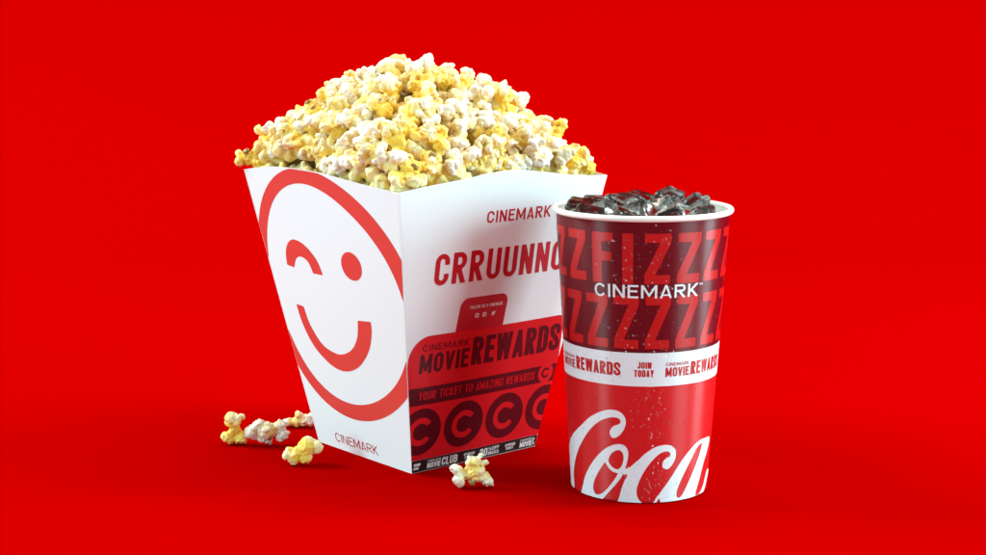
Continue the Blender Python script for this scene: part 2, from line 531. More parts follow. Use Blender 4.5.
TH = 0.0006
for k in range(4):
    ns, nv = 24, 26
    outer, inner = [], []
    for j in range(nv + 1):
        for i in range(ns + 1):
            u = i / ns * 2 - 1
            vt = float(face_top(k, u * 91))
            v = vt * j / nv
            outer.append((u * (HB * 1000 + SLOPE * v), v))
    outer = np.array(outer)
    Po = face_map(k, outer)
    o, e, w, n = face_frame(k)
    inn = outer.copy(); hw = HB * 1000 + SLOPE * outer[:, 1]
    inn[:, 0] *= (hw - 0.6) / hw
    Pi = face_map(k, inn, -TH)
    N = len(Po); W = ns + 1
    Fc = []
    for j in range(nv):
        for i in range(ns):
            a = j * W + i
            Fc.append((a, a + 1, a + W + 1, a + W)); Fc.append((N + a, N + a + W, N + a + W + 1, N + a + 1))
    for i in range(ns):
        a = nv * W + i
        Fc.append((a, a + 1, N + a + 1, N + a)); Fc.append((i + 1, i, N + i, N + i + 1))
    for j in range(nv):
        a = j * W; Fc.append((a, a + W, N + a + W, N + a))
        a = j * W + ns; Fc.append((a + W, a, N + a, N + a + W))
    pn = link('side_panel', mesh('side_panel', np.vstack([Po, Pi]), Fc), M['board'], box)
    md = pn.modifiers.new('edge', 'EDGE_SPLIT'); md.split_angle = math.radians(50)
# crease strips where the sides meet: rounded folds of the board
for k in range(4):
    V, Fc = [], []
    for j in range(2):
        v = 0.0 if j == 0 else 198.7
        hwv = HB + SLOPE * v / 1000
        z = (v / 1000) / LS * BH
        a = k * math.pi / 2
        corner = np.array([-hwv, -hwv]); rot = np.array([[math.cos(a), -math.sin(a)], [math.sin(a), math.cos(a)]])
        cc = rot @ (corner + np.array([0.0009, 0.0009]))
        for i in range(7):
            an = a + math.pi + math.pi / 2 * i / 6
            V.append((cc[0] + 0.0010 * math.cos(an), cc[1] + 0.0010 * math.sin(an), z + (0.0003 if j == 0 else 0)))
    for i in range(6): Fc.append((i, i + 1, 8 + i, 7 + i))
    link('corner_crease', mesh('corner_crease', V, Fc), M['board'], box)
q = HB - 0.0008
link('bottom_panel', mesh('bottom_panel', [(-q, -q, .0012), (q, -q, .0012), (q, q, .0012), (-q, q, .0012), (-q, -q, .0005), (q, -q, .0005), (q, q, .0005), (-q, q, .0005)],
     [(0, 1, 2, 3), (7, 6, 5, 4), (0, 4, 5, 1), (1, 5, 6, 2), (2, 6, 7, 3), (3, 7, 4, 0)]), M['board'], box, smooth=False)


def print_on(k, name, vf, mat, layer, parent=box, label=None):
    v, f = vf
    o = link(name, mesh(name, face_map(k, v, 0.00012 * layer), f), M[mat], parent)
    if label: o['label'] = label
    return o


# --- left side: winking face and name
def polar_loop(pts, c):
    P = np.array(pts) - np.array(c); th = np.arctan2(P[:, 1], P[:, 0]); r = np.hypot(P[:, 0], P[:, 1])
    def basis(t): return np.stack([np.ones_like(t)] + [g(n * t) for n in (1, 2, 3) for g in (np.cos, np.sin)], -1)
    A = basis(th); reg = np.diag([0, .05, .05, .05, .05, .4, .4]) * 3
    cf = np.linalg.solve(A.T @ A + reg, A.T @ r)
    return lambda t: basis(t) @ cf


RO = [(-77.2, 172.9), (-68.6, 187.0), (-53.8, 200.0), (-2.7, 205.8), (21.1, 199.6), (53.8, 184.0), (71.7, 168.6), (82.1, 156.4), (-58.2, 51.7), (-45.7, 38.8), (-25.6, 30.6), (-2.1, 28.5), (14.9, 30.5), (34.8, 37.3), (55.8, 49.4), (68.3, 60.2)]
RI = [(-69.8, 168.2), (-56.5, 184.1), (-44.9, 191.6), (-27.8, 195.3), (-1.8, 193.9), (25.2, 184.4), (50.0, 169.4), (67.4, 148.4), (75.6, 134.9), (78.1, 118.1), (-74.8, 149.8), (-53.7, 60.2), (-42.9, 50.6), (-29.2, 44.2), (-6.0, 40.4), (18.3, 43.6), (38.7, 52.5), (55.3, 64.8), (75.0, 97.2)]
fo, fi = polar_loop(RO, (-4, 118.7)), polar_loop(RI, (-4, 118.7))


def ring_sdf(X, Y):
    dx, dy = X + 4, Y - 118.7
    th = np.arctan2(dy, dx); r = np.hypot(dx, dy)
    return MX(MX(r - fo(th), fi(th) - r), clip_face(3, X, Y))


print_on(3, 'smile_ring', fill(ring_sdf, -92, 92, 20, 208, 1.0), 'ink_red', 1)
sm_o = crom([(-51.5, 106.3), (-50, 99), (-46.7, 90.1), (-41, 81), (-32.6, 73.0), (-16.2, 65.0), (0.2, 64.5), (16.4, 71.2), (30.4, 84.5), (36.9, 97.5), (38.2, 106.3)], 5)
sm_i = crom([(23.4, 105.1), (19.5, 92.6), (10.5, 82.3), (-2.0, 76.7), (-13.0, 76.3), (-26.7, 80.8), (-38.1, 93.7), (-42.0, 105.8)], 5)
print_on(3, 'smile_mouth', fill(lambda X, Y: s_poly(X, Y, np.vstack([sm_o, sm_i])), -53, 40, 63, 108, 0.7), 'ink_red', 1)
wk_o = crom([(-54.5, 134.9), (-53.6, 143.5), (-49, 151), (-40.2, 155.0), (-27.1, 152.3), (-15.0, 143.4), (-9.9, 132.8)], 5)
wk_i = crom([(-21.9, 132.7), (-26.0, 140.3), (-33.8, 143.2), (-41, 141.0), (-45.7, 134.0)], 5)
print_on(3, 'smile_wink', fill(lambda X, Y: s_poly(X, Y, np.vstack([wk_o, wk_i])), -56, -8, 131, 157, 0.6), 'ink_red', 1)
print_on(3, 'smile_eye', fill(lambda X, Y: np.hypot((X - 26.2) * 0.93, (Y - 143.5) * 1.07) - 10.6, 12, 40, 131, 156, 0.6), 'ink_red', 1)
print_on(3, 'lettering', text('CINEMARK', -31.5, 19.5, 5.6, 6.9, 0.85, 1.3, 9, 0.22), 'ink_deep', 1)

# --- right side
P0 = 0
print_on(0, 'lettering', text('CINEMARK', -15.9, 41.0, 173.3, 8.2, 1.5, 1.6, 9, 0.25), 'ink_deep', 1)
print_on(0, 'lettering', text('TM', 42.4, 45.0, 180.2, 1.3, 0.3, 0.3, 1, 0.12), 'ink_deep', 1)
print_on(0, 'lettering', text('CRRUUNNCH', -55.4, 73.5, 133.8, 21.6, 4.0, 2.9, 6.0, 0.45), 'ink_deep', 1)


def tab_sdf(X, Y):
    sk = (Y - 112) * 0.10
    return MX(s_rr(X + 10.6 - sk, Y, -20.6, 20.6, 60, 122.4, 6.5), 96 - Y)


def pocket_sdf(X, Y):
    # a broad round at one top corner, a tight one at the other
    a = s_rr(X, Y, -69.2, 200, -60, 99.4, 17)
    b_ = s_rr(X, Y, -200, 67.2, -60, 99.4, 5)
    return MX(MX(MX(a, b_), clip_face(0, X, Y, 0.25)), 9.2 - Y)


tab = print_on(0, 'tab', fill(tab_sdf, -36, 14, 96, 123, 0.7), 'ink_deep', 1)
pocket = print_on(0, 'pocket', fill(pocket_sdf, -75, 75, 8, 100, 1.0), 'ink_pocket', 2)
print_on(0, 'lettering', text('FOLLOW US @ CINEMARK', -22.2, 6.2, 114.2, 2.3, 0.42, 0.32, 0.7, 0.12), 'ink_white', 2, tab)
icons = []
icons.append(fill(lambda X, Y: MX(s_rr(X, Y, -17.1, -13.9, 107.5, 110.7, .8), -(np.hypot(X + 15.5, Y - 109.1) - .75)), -18, -13, 107, 111, 0.15))
icons.append(fill(lambda X, Y: MX(s_rr(X, Y, -10.6, -7.4, 107.4, 110.6, .5), -MN(s_box(X, Y, -9.0, -8.4, 107.4, 109.9), s_box(X, Y, -9.5, -7.9, 108.8, 109.3))), -11, -7, 107, 111, 0.15))
icons.append(fill(lambda X, Y: s_poly(X, Y, crom([(-3.0, 107.9), (-1.6, 107.6), (-.2, 108.2), (.3, 109.6), (.8, 110.4), (0, 110.3), (-.8, 110.6), (-1.2, 109.8), (-2.4, 110.2), (-2.5, 109.0), (-1.9, 108.4)], 3, True)), -4, 2, 107, 111, 0.15))
for ic in icons: print_on(0, 'icon', ic, 'ink_white', 2, tab)


def clipped(sdf, k=0, inset=0.4):
    return lambda X, Y: MX(sdf(X, Y), clip_face(k, X, Y, inset))


print_on(0, 'lettering', text('CINEMARK', -58.5, -19.3, 88.5, 4.7, 0.8, 1.2, 6, 0.2), 'ink_maroon', 3, pocket)
print_on(0, 'lettering', text('MOVIE', -59.6, -18.2, 72.7, 13.8, 2.9, 1.5, 4.2, 0.35), 'ink_maroon', 3, pocket)
print_on(0, 'lettering', text('REWARDS', -16.0, 65.2, 73.2, 20.3, 4.1, 1.5, 4.8, 0.45), 'ink_maroon', 3, pocket)
print_on(0, 'stripe', fill(clipped(lambda X, Y: MX(s_box(X, Y, -100, 100, 49.9, 62.7), -(np.hypot(X - 56.2, Y - 56.8) - 7.3))), -70, 70, 49, 63, 0.7), 'ink_maroon', 3, pocket)
print_on(0, 'coin_emblem', fill(clipped(lambda X, Y: MX(np.abs(np.hypot(X - 56.2, Y - 56.8) - 3.1) - 0.8, -MX(np.abs(Y - 56.8) - (X - 56.2) * .8, 56.2 - X))), 50, 62, 50, 63, 0.3), 'ink_maroon', 3, pocket)
print_on(0, 'lettering', text('YOUR TICKET TO AMAZING REWARDS', -57.4, 45.2, 53.6, 6.0, 0.85, 0.75, 1.8, 0.22), 'ink_pocket', 4, pocket)
for cx in (-52.4, -15.4, 21.4, 58.4):
    def disc(X, Y, cx=cx):
        r = np.hypot(X - cx, Y - 30.2)
        letter = MX(np.abs(r - 8.2) - 2.1, -MX(np.abs(Y - 30.2) - (X - cx) * .75, cx - X))
        return MX(MX(r - 17.0, -letter), clip_face(0, X, Y, 0.4))
    print_on(0, 'coin_emblem', fill(disc, cx - 18, cx + 18, 12, 48, 0.6), 'ink_maroon', 3, pocket)
strip = print_on(0, 'stripe', fill(clipped(lambda X, Y: s_box(X, Y, -100, 100, 0.3, 9.1), 0, 0.3), -60, 60, 0, 10, 0.6), 'ink_black', 2)
small = []
for x in (-11.3, 26.2):
    small.append(text('UPGRADE', x, x + 9.6, 5.0, 2.1, .42, .25, .7, .13)); small.append(text('TODAY', x + .8, x + 8.0, 2.4, 2.1, .42, .25, .7, .13))
v_, f_ = fill(lambda X, Y: MN(s_box(X, Y, -54.8, -49.2, 5.0, 6.9), s_box(X, Y, -54.8, -50.4, 2.4, 4.2)), -56, -48, 1, 8, .2)
small.append((v_, f_))
for x in (-43.2, 40.3):
    small.append(text('CINEMARK', x, x + 11.6, 6.4, 1.4, .28, .25, .7, .11))
    small.append(text('MOVIE', x, x + 11.6, 1.7, 4.1, .85, .4, 1.1, .16))
small.append(text('CLUB', -30.6, -16.8, 1.7, 6.1, 1.15, .55, 1.6, .2))
small.append(text('CL', 52.6, 54.4, 1.7, 6.1, .6, .2, .4, .15) if False else text('C', 52.6, 54.0, 1.9, 5.6, .55, .2, .7, .15))
small.append(text('20', 3.0, 10.0, 1.6, 6.0, 1.1, .5, 1.6, .2))
small.append(text('%OFF', 10.7, 20.6, 4.9, 2.7, .5, .4, .8, .12))
small.append(text('SNACKS', 10.7, 20.6, 1.7, 2.5, .45, .35, .7, .12))
print_on(0, 'lettering', join2d(small), 'ink_white', 3, strip)

# ------------------------------------------------------------------ drink cup
CX, CY, CH = 0.09642, 0.0, 0.185
RB, RT = 0.04462, 0.0559


def cup_r(z): return RB + (RT - RB) * z / CH


def lathe(profile, n=96, closed=False):
    V, Fc = [], []
    m_ = len(profile)
    for (r, z) in profile:
        for i in range(n):
            a = 2 * math.pi * i / n
            V.append((r * math.cos(a), r * math.sin(a), z))
    for j in range(m_ if closed else m_ - 1):
        for i in range(n):
            a, b_ = j * n + i, j * n + (i + 1) % n
            c, d = ((j + 1) % m_) * n + (i + 1) % n, ((j + 1) % m_) * n + i
            Fc.append((a, b_, c, d))
    return V, Fc


cup = empty('drink_cup', (CX, CY, 0.0))
tag(cup, 'tall red and maroon paper drink cup beaded with water, full of iced cola', 'cup')
wall = [(cup_r(z / 1000), z / 1000) for z in (0.4, 2, 20, 60, 100, 140, 170, 183)]
inner = [(cup_r(z / 1000) - 0.0006, z / 1000) for z in (183, 150, 100, 50, 6)]
low = [(RB - 0.0006, 0.0004)]
link('inner_liner', mesh('inner_liner', *lathe([(r - 0.0002, z) for r, z in inner])), M['cup_rim'], cup)
link('cup_wall', mesh('cup_wall', *lathe(wall + inner + low, closed=True)), M['cup_red'], cup)
link('cup_base', mesh('cup_base', *lathe([(0.0001, .006), (RB - .0004, .006), (RB - .0004, .0052), (0.0001, .0052)])), M['cup_white'], cup)
rim = []
for i in range(16):
    a = 2 * math.pi * i / 16
    rim.append((RT + 0.0006 + 0.0017 * math.cos(a), CH - 0.0018 + 0.0019 * math.sin(a)))
link('rim', mesh('rim', *lathe(rim, 128, True)), M['cup_rim'], cup)


def cup_map(xz, off=0.0):
    th, z = np.radians(xz[:, 0]), xz[:, 1] / 1000
    r = cup_r(z) + off
    return np.c_[r * np.sin(th), -r * np.cos(th), z]


def wrap(name, vf, mat, layer, parent=None):
    v, f = vf
    return link(name, mesh(name, cup_map(v, 0.00010 * layer), f), M[mat], parent or cup)


def band(name, z0, z1, mat, layer, n=120):
    V, Fc = lathe([(cup_r(z / 1000) + 0.0001 * layer, z / 1000) for z in np.linspace(z0, z1, 6)], n)
    return link(name, mesh(name, V, Fc), M[mat], cup)


mband = band('maroon_band', 98.5, 182.0, 'cup_maroon', 1)
wband = band('white_band', 77.3, 98.8, 'cup_white', 2)
RM = 52.5          # mm, radius at which print widths are measured
DEG = math.degrees(1 / RM)


def ctext(s, t0, t1, z, h, t, gap, rnd, step):
    v, f = text(s, 0, (t1 - t0) / DEG, z, h, t, gap, rnd, step)
    v = v.copy(); v[:, 0] = t0 + v[:, 0] * DEG
    return v, f


rows = []
for c, t0, t1 in [('Z', -83.5, -67.5), ('Z', -62, -45), ('F', -39.6, -24.4), ('I', -18.1, -10.6), ('Z', -3.6, 13.6), ('Z', 18.4, 36), ('Z', 40, 57.3), ('Z', 62, 79), ('Z', 84, 101), ('Z', -105, -88)]:
    rows.append(ctext(c, t0, t1, 142.6, 31.6, 6.6, 1, 4, 0.6))
for k in range(-4, 5):
    t0 = -2.4 + 21.7 * k
    rows.append(ctext('Z', t0, t0 + 17.2, 101.4, 33.6, 6.6, 1, 4, 0.6))
wrap('fizz_lettering', join2d(rows), 'cup_letter', 2, mband)
wrap('lettering', join2d([ctext('CINEMARK', -38.2, 35.6, 133.7, 8.3, 1.45, 1.7, 9, 0.22), ctext('TM', 36.6, 39.8, 140.4, 1.3, .3, .3, 1, .12)]), 'cup_white', 3, mband)
bt = []
bt.append(ctext('REWARDS', -59.5, -19.6, 83.7, 8.5, 1.9, .6, 2.2, .22))
bt.append(ctext('MOVIE', -81.2, -61.2, 83.6, 5.6, 1.2, .6, 1.7, .2))
bt.append(ctext('CINEMARK', -81.2, -61.2, 89.9, 2.1, .4, .4, 1.2, .13))
bt.append(ctext('JOIN', -7.4, 2.5, 88.8, 4.2, .95, .45, 1.3, .16))
bt.append(ctext('TODAY', -9.7, 4.4, 83.4, 4.5, .95, .45, 1.3, .16))
bt.append(ctext('CINEMARK', 13.2, 32.0, 90.1, 2.3, .4, .4, 1.2, .13))
bt.append(ctext('MOVIE', 13.0, 32.2, 83.2, 6.0, 1.25, .6, 1.7, .2))
bt.append(ctext('REWARDS', 33.6, 73.5, 83.2, 8.6, 1.9, .6, 2.2, .22))
wrap('lettering', join2d(bt), 'cup_letter', 3, wband)


# script lettering: outlines read off the photograph, carried onto the cup wall
def cup_hit(x, y):
    sp, cp = math.sin(PITCH), math.cos(PITCH)
    a, b_ = (x - 493) / F_PX, (277.5 - y) / F_PX
    d = np.array([a, cp + b_ * sp, -sp + b_ * cp]); Cc = np.array([0, -CAM_D, CAM_H])
    kk = (RT - RB) / CH; q = Cc[:2] - np.array([CX, CY]); r0 = RB + kk * Cc[2]
    A = d[:2] @ d[:2] - (kk * d[2]) ** 2; B = 2 * (q @ d[:2] - r0 * kk * d[2]); C_ = q @ q - r0 * r0
    D = max(B * B - 4 * A * C_, 0)
    t = (-B - math.sqrt(D)) / (2 * A); P = Cc + d * t
    return math.degrees(math.atan2(P[0] - CX, -(P[1] - CY))) / DEG, P[2] * 1000


def zp(P): return [cup_hit(560 + a / 5.044, 400 + b_ / 5.044) for a, b_ in P]


big_c = zp([(66, 445), (62, 380), (60, 300), (62, 240), (76, 180), (104, 130), (150, 86), (200, 60), (250, 48), (292, 55), (320, 76), (332, 106), (325, 142), (305, 172), (280, 190), (261, 188), (251, 166), (256, 145), (272, 130), (290, 124), (304, 116), (304, 100), (290, 90), (265, 86), (230, 93), (190, 112), (150, 150), (117, 200), (92, 252), (76, 310), (70, 370), (72, 445)])
# the big letter's bow carries on round the side of the cup
big_c = [(x - (9 if k <= 3 else 4 if k == 4 else 0), z) for k, (x, z) in enumerate(big_c)]
o_out = zp([(108, 470), (117, 425), (127, 385), (150, 335), (185, 285), (225, 247), (265, 227), (300, 222), (328, 232), (343, 258), (342, 295), (332, 335), (320, 368), (300, 402), (270, 437), (240, 470), (214, 500), (190, 520), (112, 512)])
o_h1 = zp([(245, 300), (255, 275), (275, 257), (300, 252), (317, 268), (321, 295), (314, 325), (300, 346), (282, 348), (262, 335), (248, 317)])
o_h2 = zp([(180, 472), (168, 445), (172, 410), (190, 370), (213, 332), (227, 314), (238, 330), (255, 352), (275, 364), (292, 368), (280, 392), (255, 427), (225, 460), (200, 475)])
ribbon = zp([(262, 340), (290, 350), (322, 348), (356, 336), (392, 306), (400, 330), (360, 372), (335, 374), (315, 374), (290, 368), (268, 360)])
c_out = zp([(296, 535), (302, 480), (320, 420), (345, 370), (372, 330), (395, 304), (430, 270), (480, 238), (530, 226), (565, 232), (583, 255), (582, 290), (566, 325), (546, 346), (528, 346), (516, 328), (521, 308), (538, 291), (554, 284), (556, 268), (545, 259), (525, 260), (495, 276), (455, 317), (420, 367), (396, 417), (386, 455), (389, 485), (402, 508), (420, 530)])
a_out = zp([(466, 530), (472, 514), (510, 460), (560, 390), (610, 310), (660, 245), (700, 205), (735, 188), (753, 186), (747, 230), (724, 310), (704, 390), (685, 455), (682, 478), (688, 500), (650, 522), (560, 530)])
a_h = zp([(590, 490), (587, 465), (600, 425), (625, 370), (660, 300), (690, 240), (714, 216), (711, 240), (690, 310), (662, 380), (635, 440), (610, 485)])
tail = zp([(686, 480), (702, 468), (720, 430), (735, 368), (743, 346), (747, 352), (740, 392), (729, 440), (714, 484), (700, 505)])
notch = zp([(478, 540), (490, 508), (500, 496), (505, 512), (510, 540)])


def script(X, Y):
    sp = lambda P, n=4: s_poly(X, Y, crom(P, n, True))
    d = sp(big_c)
    d = MN(d, MX(sp(o_out), -MN(sp(o_h1), sp(o_h2))))
    d = MN(d, sp(ribbon))
    d = MN(d, sp(c_out))
    d = MN(d, MX(MX(sp(a_out, 3), -sp(a_h)), -sp(notch, 2)))
    d = MN(d, sp(tail))
    return MX(d, 0.7 - Y)


v_, f_ = fill(script, -90, 75, 0, 64, 0.5)
v_ = v_.copy(); v_[:, 0] *= DEG
wrap('script_lettering', (v_, f_), 'cup_white', 1)

# condensation: fine beads of water over the printed wall
V, Fc = [], []
ring_n = 7
CA, SA = np.cos(np.arange(ring_n) * 2 * math.pi / ring_n), np.sin(np.arange(ring_n) * 2 * math.pi / ring_n)
for k in range(5200):
    th = random.uniform(-100, 100); z = random.uniform(3, 180)
    cl = mnoise.noise(Vector((th * 0.03, z * 0.03, 3.0)))
    if random.random() > 0.6 + cl * 0.4: continue
    r = min(0.16 + random.expovariate(1 / 0.13), 0.95)
    el = random.uniform(1.0, 1.25)
    base = len(V)
    for (q, hgt) in ((1.0, 0.0), (0.80, 0.17), (0.45, 0.29)):
        V.extend(cup_map(np.c_[th + r * q * CA * DEG, z + r * q * el * SA], 0.00030 + r * hgt / 1000))
    V.append(cup_map(np.array([[th, z]]), 0.00030 + r * 0.33 / 1000)[0])
    for j in range(2):
        for i in range(ring_n):
            a, b_ = base + j * ring_n + i, base + j * ring_n + (i + 1) % ring_n
            Fc.append((a, b_, b_ + ring_n, a + ring_n))
    for i in range(ring_n):
        Fc.append((base + 2 * ring_n + i, base + 2 * ring_n + (i + 1) % ring_n, base + 3 * ring_n))
    Fc.append(tuple(base + i for i in range(ring_n))[::-1])
dr = link('water_droplets', mesh('water_droplets', V, Fc), M['drop'], cup)
dr['kind'] = 'stuff'

# cola and ice
zl = CH - 0.008
liq = link('cola', mesh('cola', *lathe([(0.0001, zl), (cup_r(zl) - 0.0016, zl), (cup_r(zl) - 0.0009, zl + 0.0006), (cup_r(zl - .02) - 0.0009, zl - 0.02), (0.0001, zl - .02)])), M['cola'])
liq.location = (CX, CY, 0)
tag(liq, 'dark cola filling the paper cup beneath the ice', 'drink')


def ice_mesh(seed):
    rnd = random.Random(seed)
    bm = bmesh.new()
    bmesh.ops.create_cube(bm, size=1.0)
    bmesh.ops.subdivide_edges(bm, edges=bm.edges[:], cuts=7, use_grid_fill=True)
    for v in bm.verts:
        c = v.co.copy()
        p = 6.5
        n = (abs(c.x * 2) ** p + abs(c.y * 2) ** p + abs(c.z * 2) ** p) ** (1 / p)
        c = c / max(n, 1e-6)
        nz = mnoise.noise(c * 2.2 + Vector((seed * 3.1, 0, 0))) * 0.16 + mnoise.noise(c * 5.0 + Vector((0, seed * 2.7, 0))) * 0.05
        v.co = c * (1 + nz)
    sx, sy, sz = rnd.uniform(.85, 1.15), rnd.uniform(.85, 1.15), rnd.uniform(.7, .95)
    for v in bm.verts:
        v.co = Vector((v.co.x * sx, v.co.y * sy, v.co.z * sz)) * 0.0165
    me = bpy.data.meshes.new('ice_cube'); bm.to_mesh(me); bm.free()
    return me


ice_spots = [(-.036, -.020, .000), (-.012, -.034, .0005), (.014, -.035, .000), (.037, -.018, .0008), (-.040, .006, .002), (-.015, -.010, .008), (.010, -.012, .006), (.034, .008, .005),
             (-.027, .024, .004), (-.002, .013, .006), (.020, .022, .007), (.000, .036, .003)]
for k, (x, y, z) in enumerate(ice_spots):
    o = link('ice_cube', ice_mesh(k + 1), M['ice'])
    o.location = (CX + x, CY + y, zl + 0.0022 + z * .85)
    o.rotation_euler = (random.uniform(-.5, .5), random.uniform(-.5, .5), random.uniform(0, 3))
    tag(o, 'clear rounded ice cube floating at the top of the cola', 'ice cube', 'ice cubes in the cola')

# ------------------------------------------------------------------ popcorn kernels
def kernel_mesh(name, lobes, voxel=0.00048, amp=1.0, seed=0):
    """lobes: (x,y,z,r) in metres, fused into one puffed surface, then creased and pitted"""
    rnd = random.Random(seed * 7 + 1)
    bm = bmesh.new()
    for (x, y, z, r) in lobes:
        S = Matrix.Diagonal((rnd.uniform(.7, 1.1), rnd.uniform(.85, 1.25), rnd.uniform(.85, 1.25), 1))
        Q = Euler((rnd.uniform(0, 6), rnd.uniform(0, 6), 0)).to_matrix().to_4x4()
        bmesh.ops.create_icosphere(bm, subdivisions=2, radius=r, matrix=Matrix.Translation((x, y, z)) @ Q @ S)
    me = bpy.data.meshes.new(name + '_lobes'); bm.to_mesh(me); bm.free()
    tmp = bpy.data.objects.new('tmp', me); col.objects.link(tmp)
    a = tmp.modifiers.new('r', 'REMESH'); a.mode = 'VOXEL'; a.voxel_size = voxel
    s = tmp.modifiers.new('s', 'SMOOTH'); s.factor = 0.5; s.iterations = 1
    dg = bpy.context.evaluated_depsgraph_get(); dg.update()
    out = bpy.data.meshes.new_from_object(tmp.evaluated_get(dg)); out.name = name
    bpy.data.objects.remove(tmp); bpy.data.meshes.remove(me)
    bm = bmesh.new(); bm.from_mesh(out)                       # one piece: drop crumbs that do not touch it
    seen, best = set(), []
    for v0 in bm.verts:
        if v0 in seen: continue
        stack, comp = [v0], []
        seen.add(v0)
        while stack:
            v = stack.pop(); comp.append(v)
            for e in v.link_edges:
                o2 = e.other_vert(v)
                if o2 not in seen: seen.add(o2); stack.append(o2)
        if len(comp) > len(best): best = comp
    keep = set(best)
    bmesh.ops.delete(bm, geom=[v for v in bm.verts if v not in keep], context='VERTS')
    bm.to_mesh(out); bm.free(); out.update()
    off = Vector((seed * 1.7, seed * .9, 0))
    new = []
    for v in out.vertices:
        p = v.co
        n1 = mnoise.noise(p * 170 + off)
        n2 = 1 - 2 * abs(mnoise.noise(p * 300 + off))          # ridges and folds
        n3 = mnoise.noise(p * 620 + off)
        d = 0.0011 * n1 + 0.0008 * (n2 - .5) + 0.00022 * n3
        new.append(p + v.normal * d * amp)
    for v, p in zip(out.vertices, new): v.co = p
    out.update()
    return out


def random_lobes(rnd):
    L = [(0, 0, 0, 0.0044)]
    n = rnd.choice([3, 3, 4, 4, 5])
    dirs = []
    while len(dirs) < n:
        d = Vector((rnd.gauss(0, 1), rnd.gauss(0, 1), rnd.gauss(0, .8))).normalized()
        if all(d.dot(e) < 0.35 for e in dirs): dirs.append(d)
        elif rnd.random() < 0.02: dirs.append(d)
    for d in dirs:
        dist = rnd.uniform(.0056, .0078); R = rnd.uniform(.0036, .0052)
        c = d * dist
        if rnd.random() < 0.5:
            # a curled flap: a bead of puff bent round a hollow
            ax = d.cross(Vector((rnd.gauss(0, 1), rnd.gauss(0, 1), rnd.gauss(0, 1)))).normalized()
            e1 = d; e2 = ax.cross(d).normalized()
            a0 = rnd.uniform(0, 6.28); span = rnd.uniform(3.6, 5.2)
            for k in range(9):
                an = a0 + span * k / 8
                L.append((*(c + (e1 * math.cos(an) + e2 * math.sin(an)) * 0.0033 + ax * rnd.uniform(-.0006, .0006)), rnd.uniform(.0017, .0024)))
            L.append((*(c - d * .0032), .0034)); L.append((*(c * .35), .0036))
        else:
            L.append((*c, R))
        for _ in range(rnd.choice([3, 4, 5, 6])):
            e = Vector((rnd.gauss(0, 1), rnd.gauss(0, 1), rnd.gauss(0, 1))).normalized()
            e = (e + d * 0.5).normalized()
            L.append((*(c + e * R * rnd.uniform(.7, 1.1)), rnd.uniform(.0014, .0028)))
    return L


def hull_mesh(r=0.0026, seed=0):
    bm = bmesh.new()
    bmesh.ops.create_icosphere(bm, subdivisions=2, radius=1.0)
    for v in bm.verts:
        v.co = v.co * (1 + 0.18 * mnoise.noise(v.co * 1.7 + Vector((seed, 0, 0))))
        v.co = Vector((v.co.x * r, v.co.y * r * .8, v.co.z * r * .45))
    me = bpy.data.meshes.new('hull'); bm.to_mesh(me); bm.free()
    me.materials.append(M['hull'])
    me.polygons.foreach_set('use_smooth', [True] * len(me.polygons))
    return me


NV = 14
KM, gaps = [], []
for k in range(NV):
    rnd = random.Random(100 + k)
    L = random_lobes(rnd)
    KM.append(kernel_mesh('kernel', L, seed=k + 1))
    # side with the least puff: the hull shows there
    best = min(([Vector((math.sin(i * 2.4) * math.sqrt(1 - zz * zz), math.cos(i * 2.4) * math.sqrt(1 - zz * zz), zz)) for i, zz in enumerate(np.linspace(-.9, .9, 24))]),
               key=lambda d: max(Vector(l[:3]).dot(d) + l[3] for l in L))
    gaps.append((best, max(Vector(l[:3]).dot(best) + l[3] for l in L)))
HM = [hull_mesh(0.0024, 1.0), hull_mesh(0.0030, 5.0)]
KINDS = [('pop_white', 'fluffy white popcorn piece in the heap filling the box', 'white popcorn in the heap'),
         ('pop_cream', 'cream popcorn piece lightly buttered in the heap filling the box', 'cream popcorn in the heap'),
         ('pop_yellow', 'deep yellow buttery popcorn piece in the heap filling the box', 'yellow popcorn in the heap')]
for me in KM:
    me.materials.clear(); me.materials.append(M['pop_cream'])
    me.polygons.foreach_set('use_smooth', [True] * len(me.polygons))


def set_mat(o, mat):
    o.material_slots[0].link = 'OBJECT'
    o.material_slots[0].material = mat


rotz = Matrix.Rotation(YAW, 3, 'Z')


def heap_z(a, b_):
    ra, rb_ = abs(a + 0.010) / (HT + math.copysign(0.010, a + .01)), abs(b_ - 0.008) / (HT - math.copysign(0.008, b_ - .008))
    rho = (ra ** 4.5 + rb_ ** 4.5) ** (1 / 4.5)
    bump = 0.005 * mnoise.noise(Vector((a * 26, b_ * 26, 1.3)))
    bump += 0.010 * math.exp(-((a + HT) ** 2 + (b_ - HT) ** 2) / 0.05 ** 2)
    return BH + 0.006 + 0.065 * (1 - min(rho, 1.1) ** 1.9) + bump


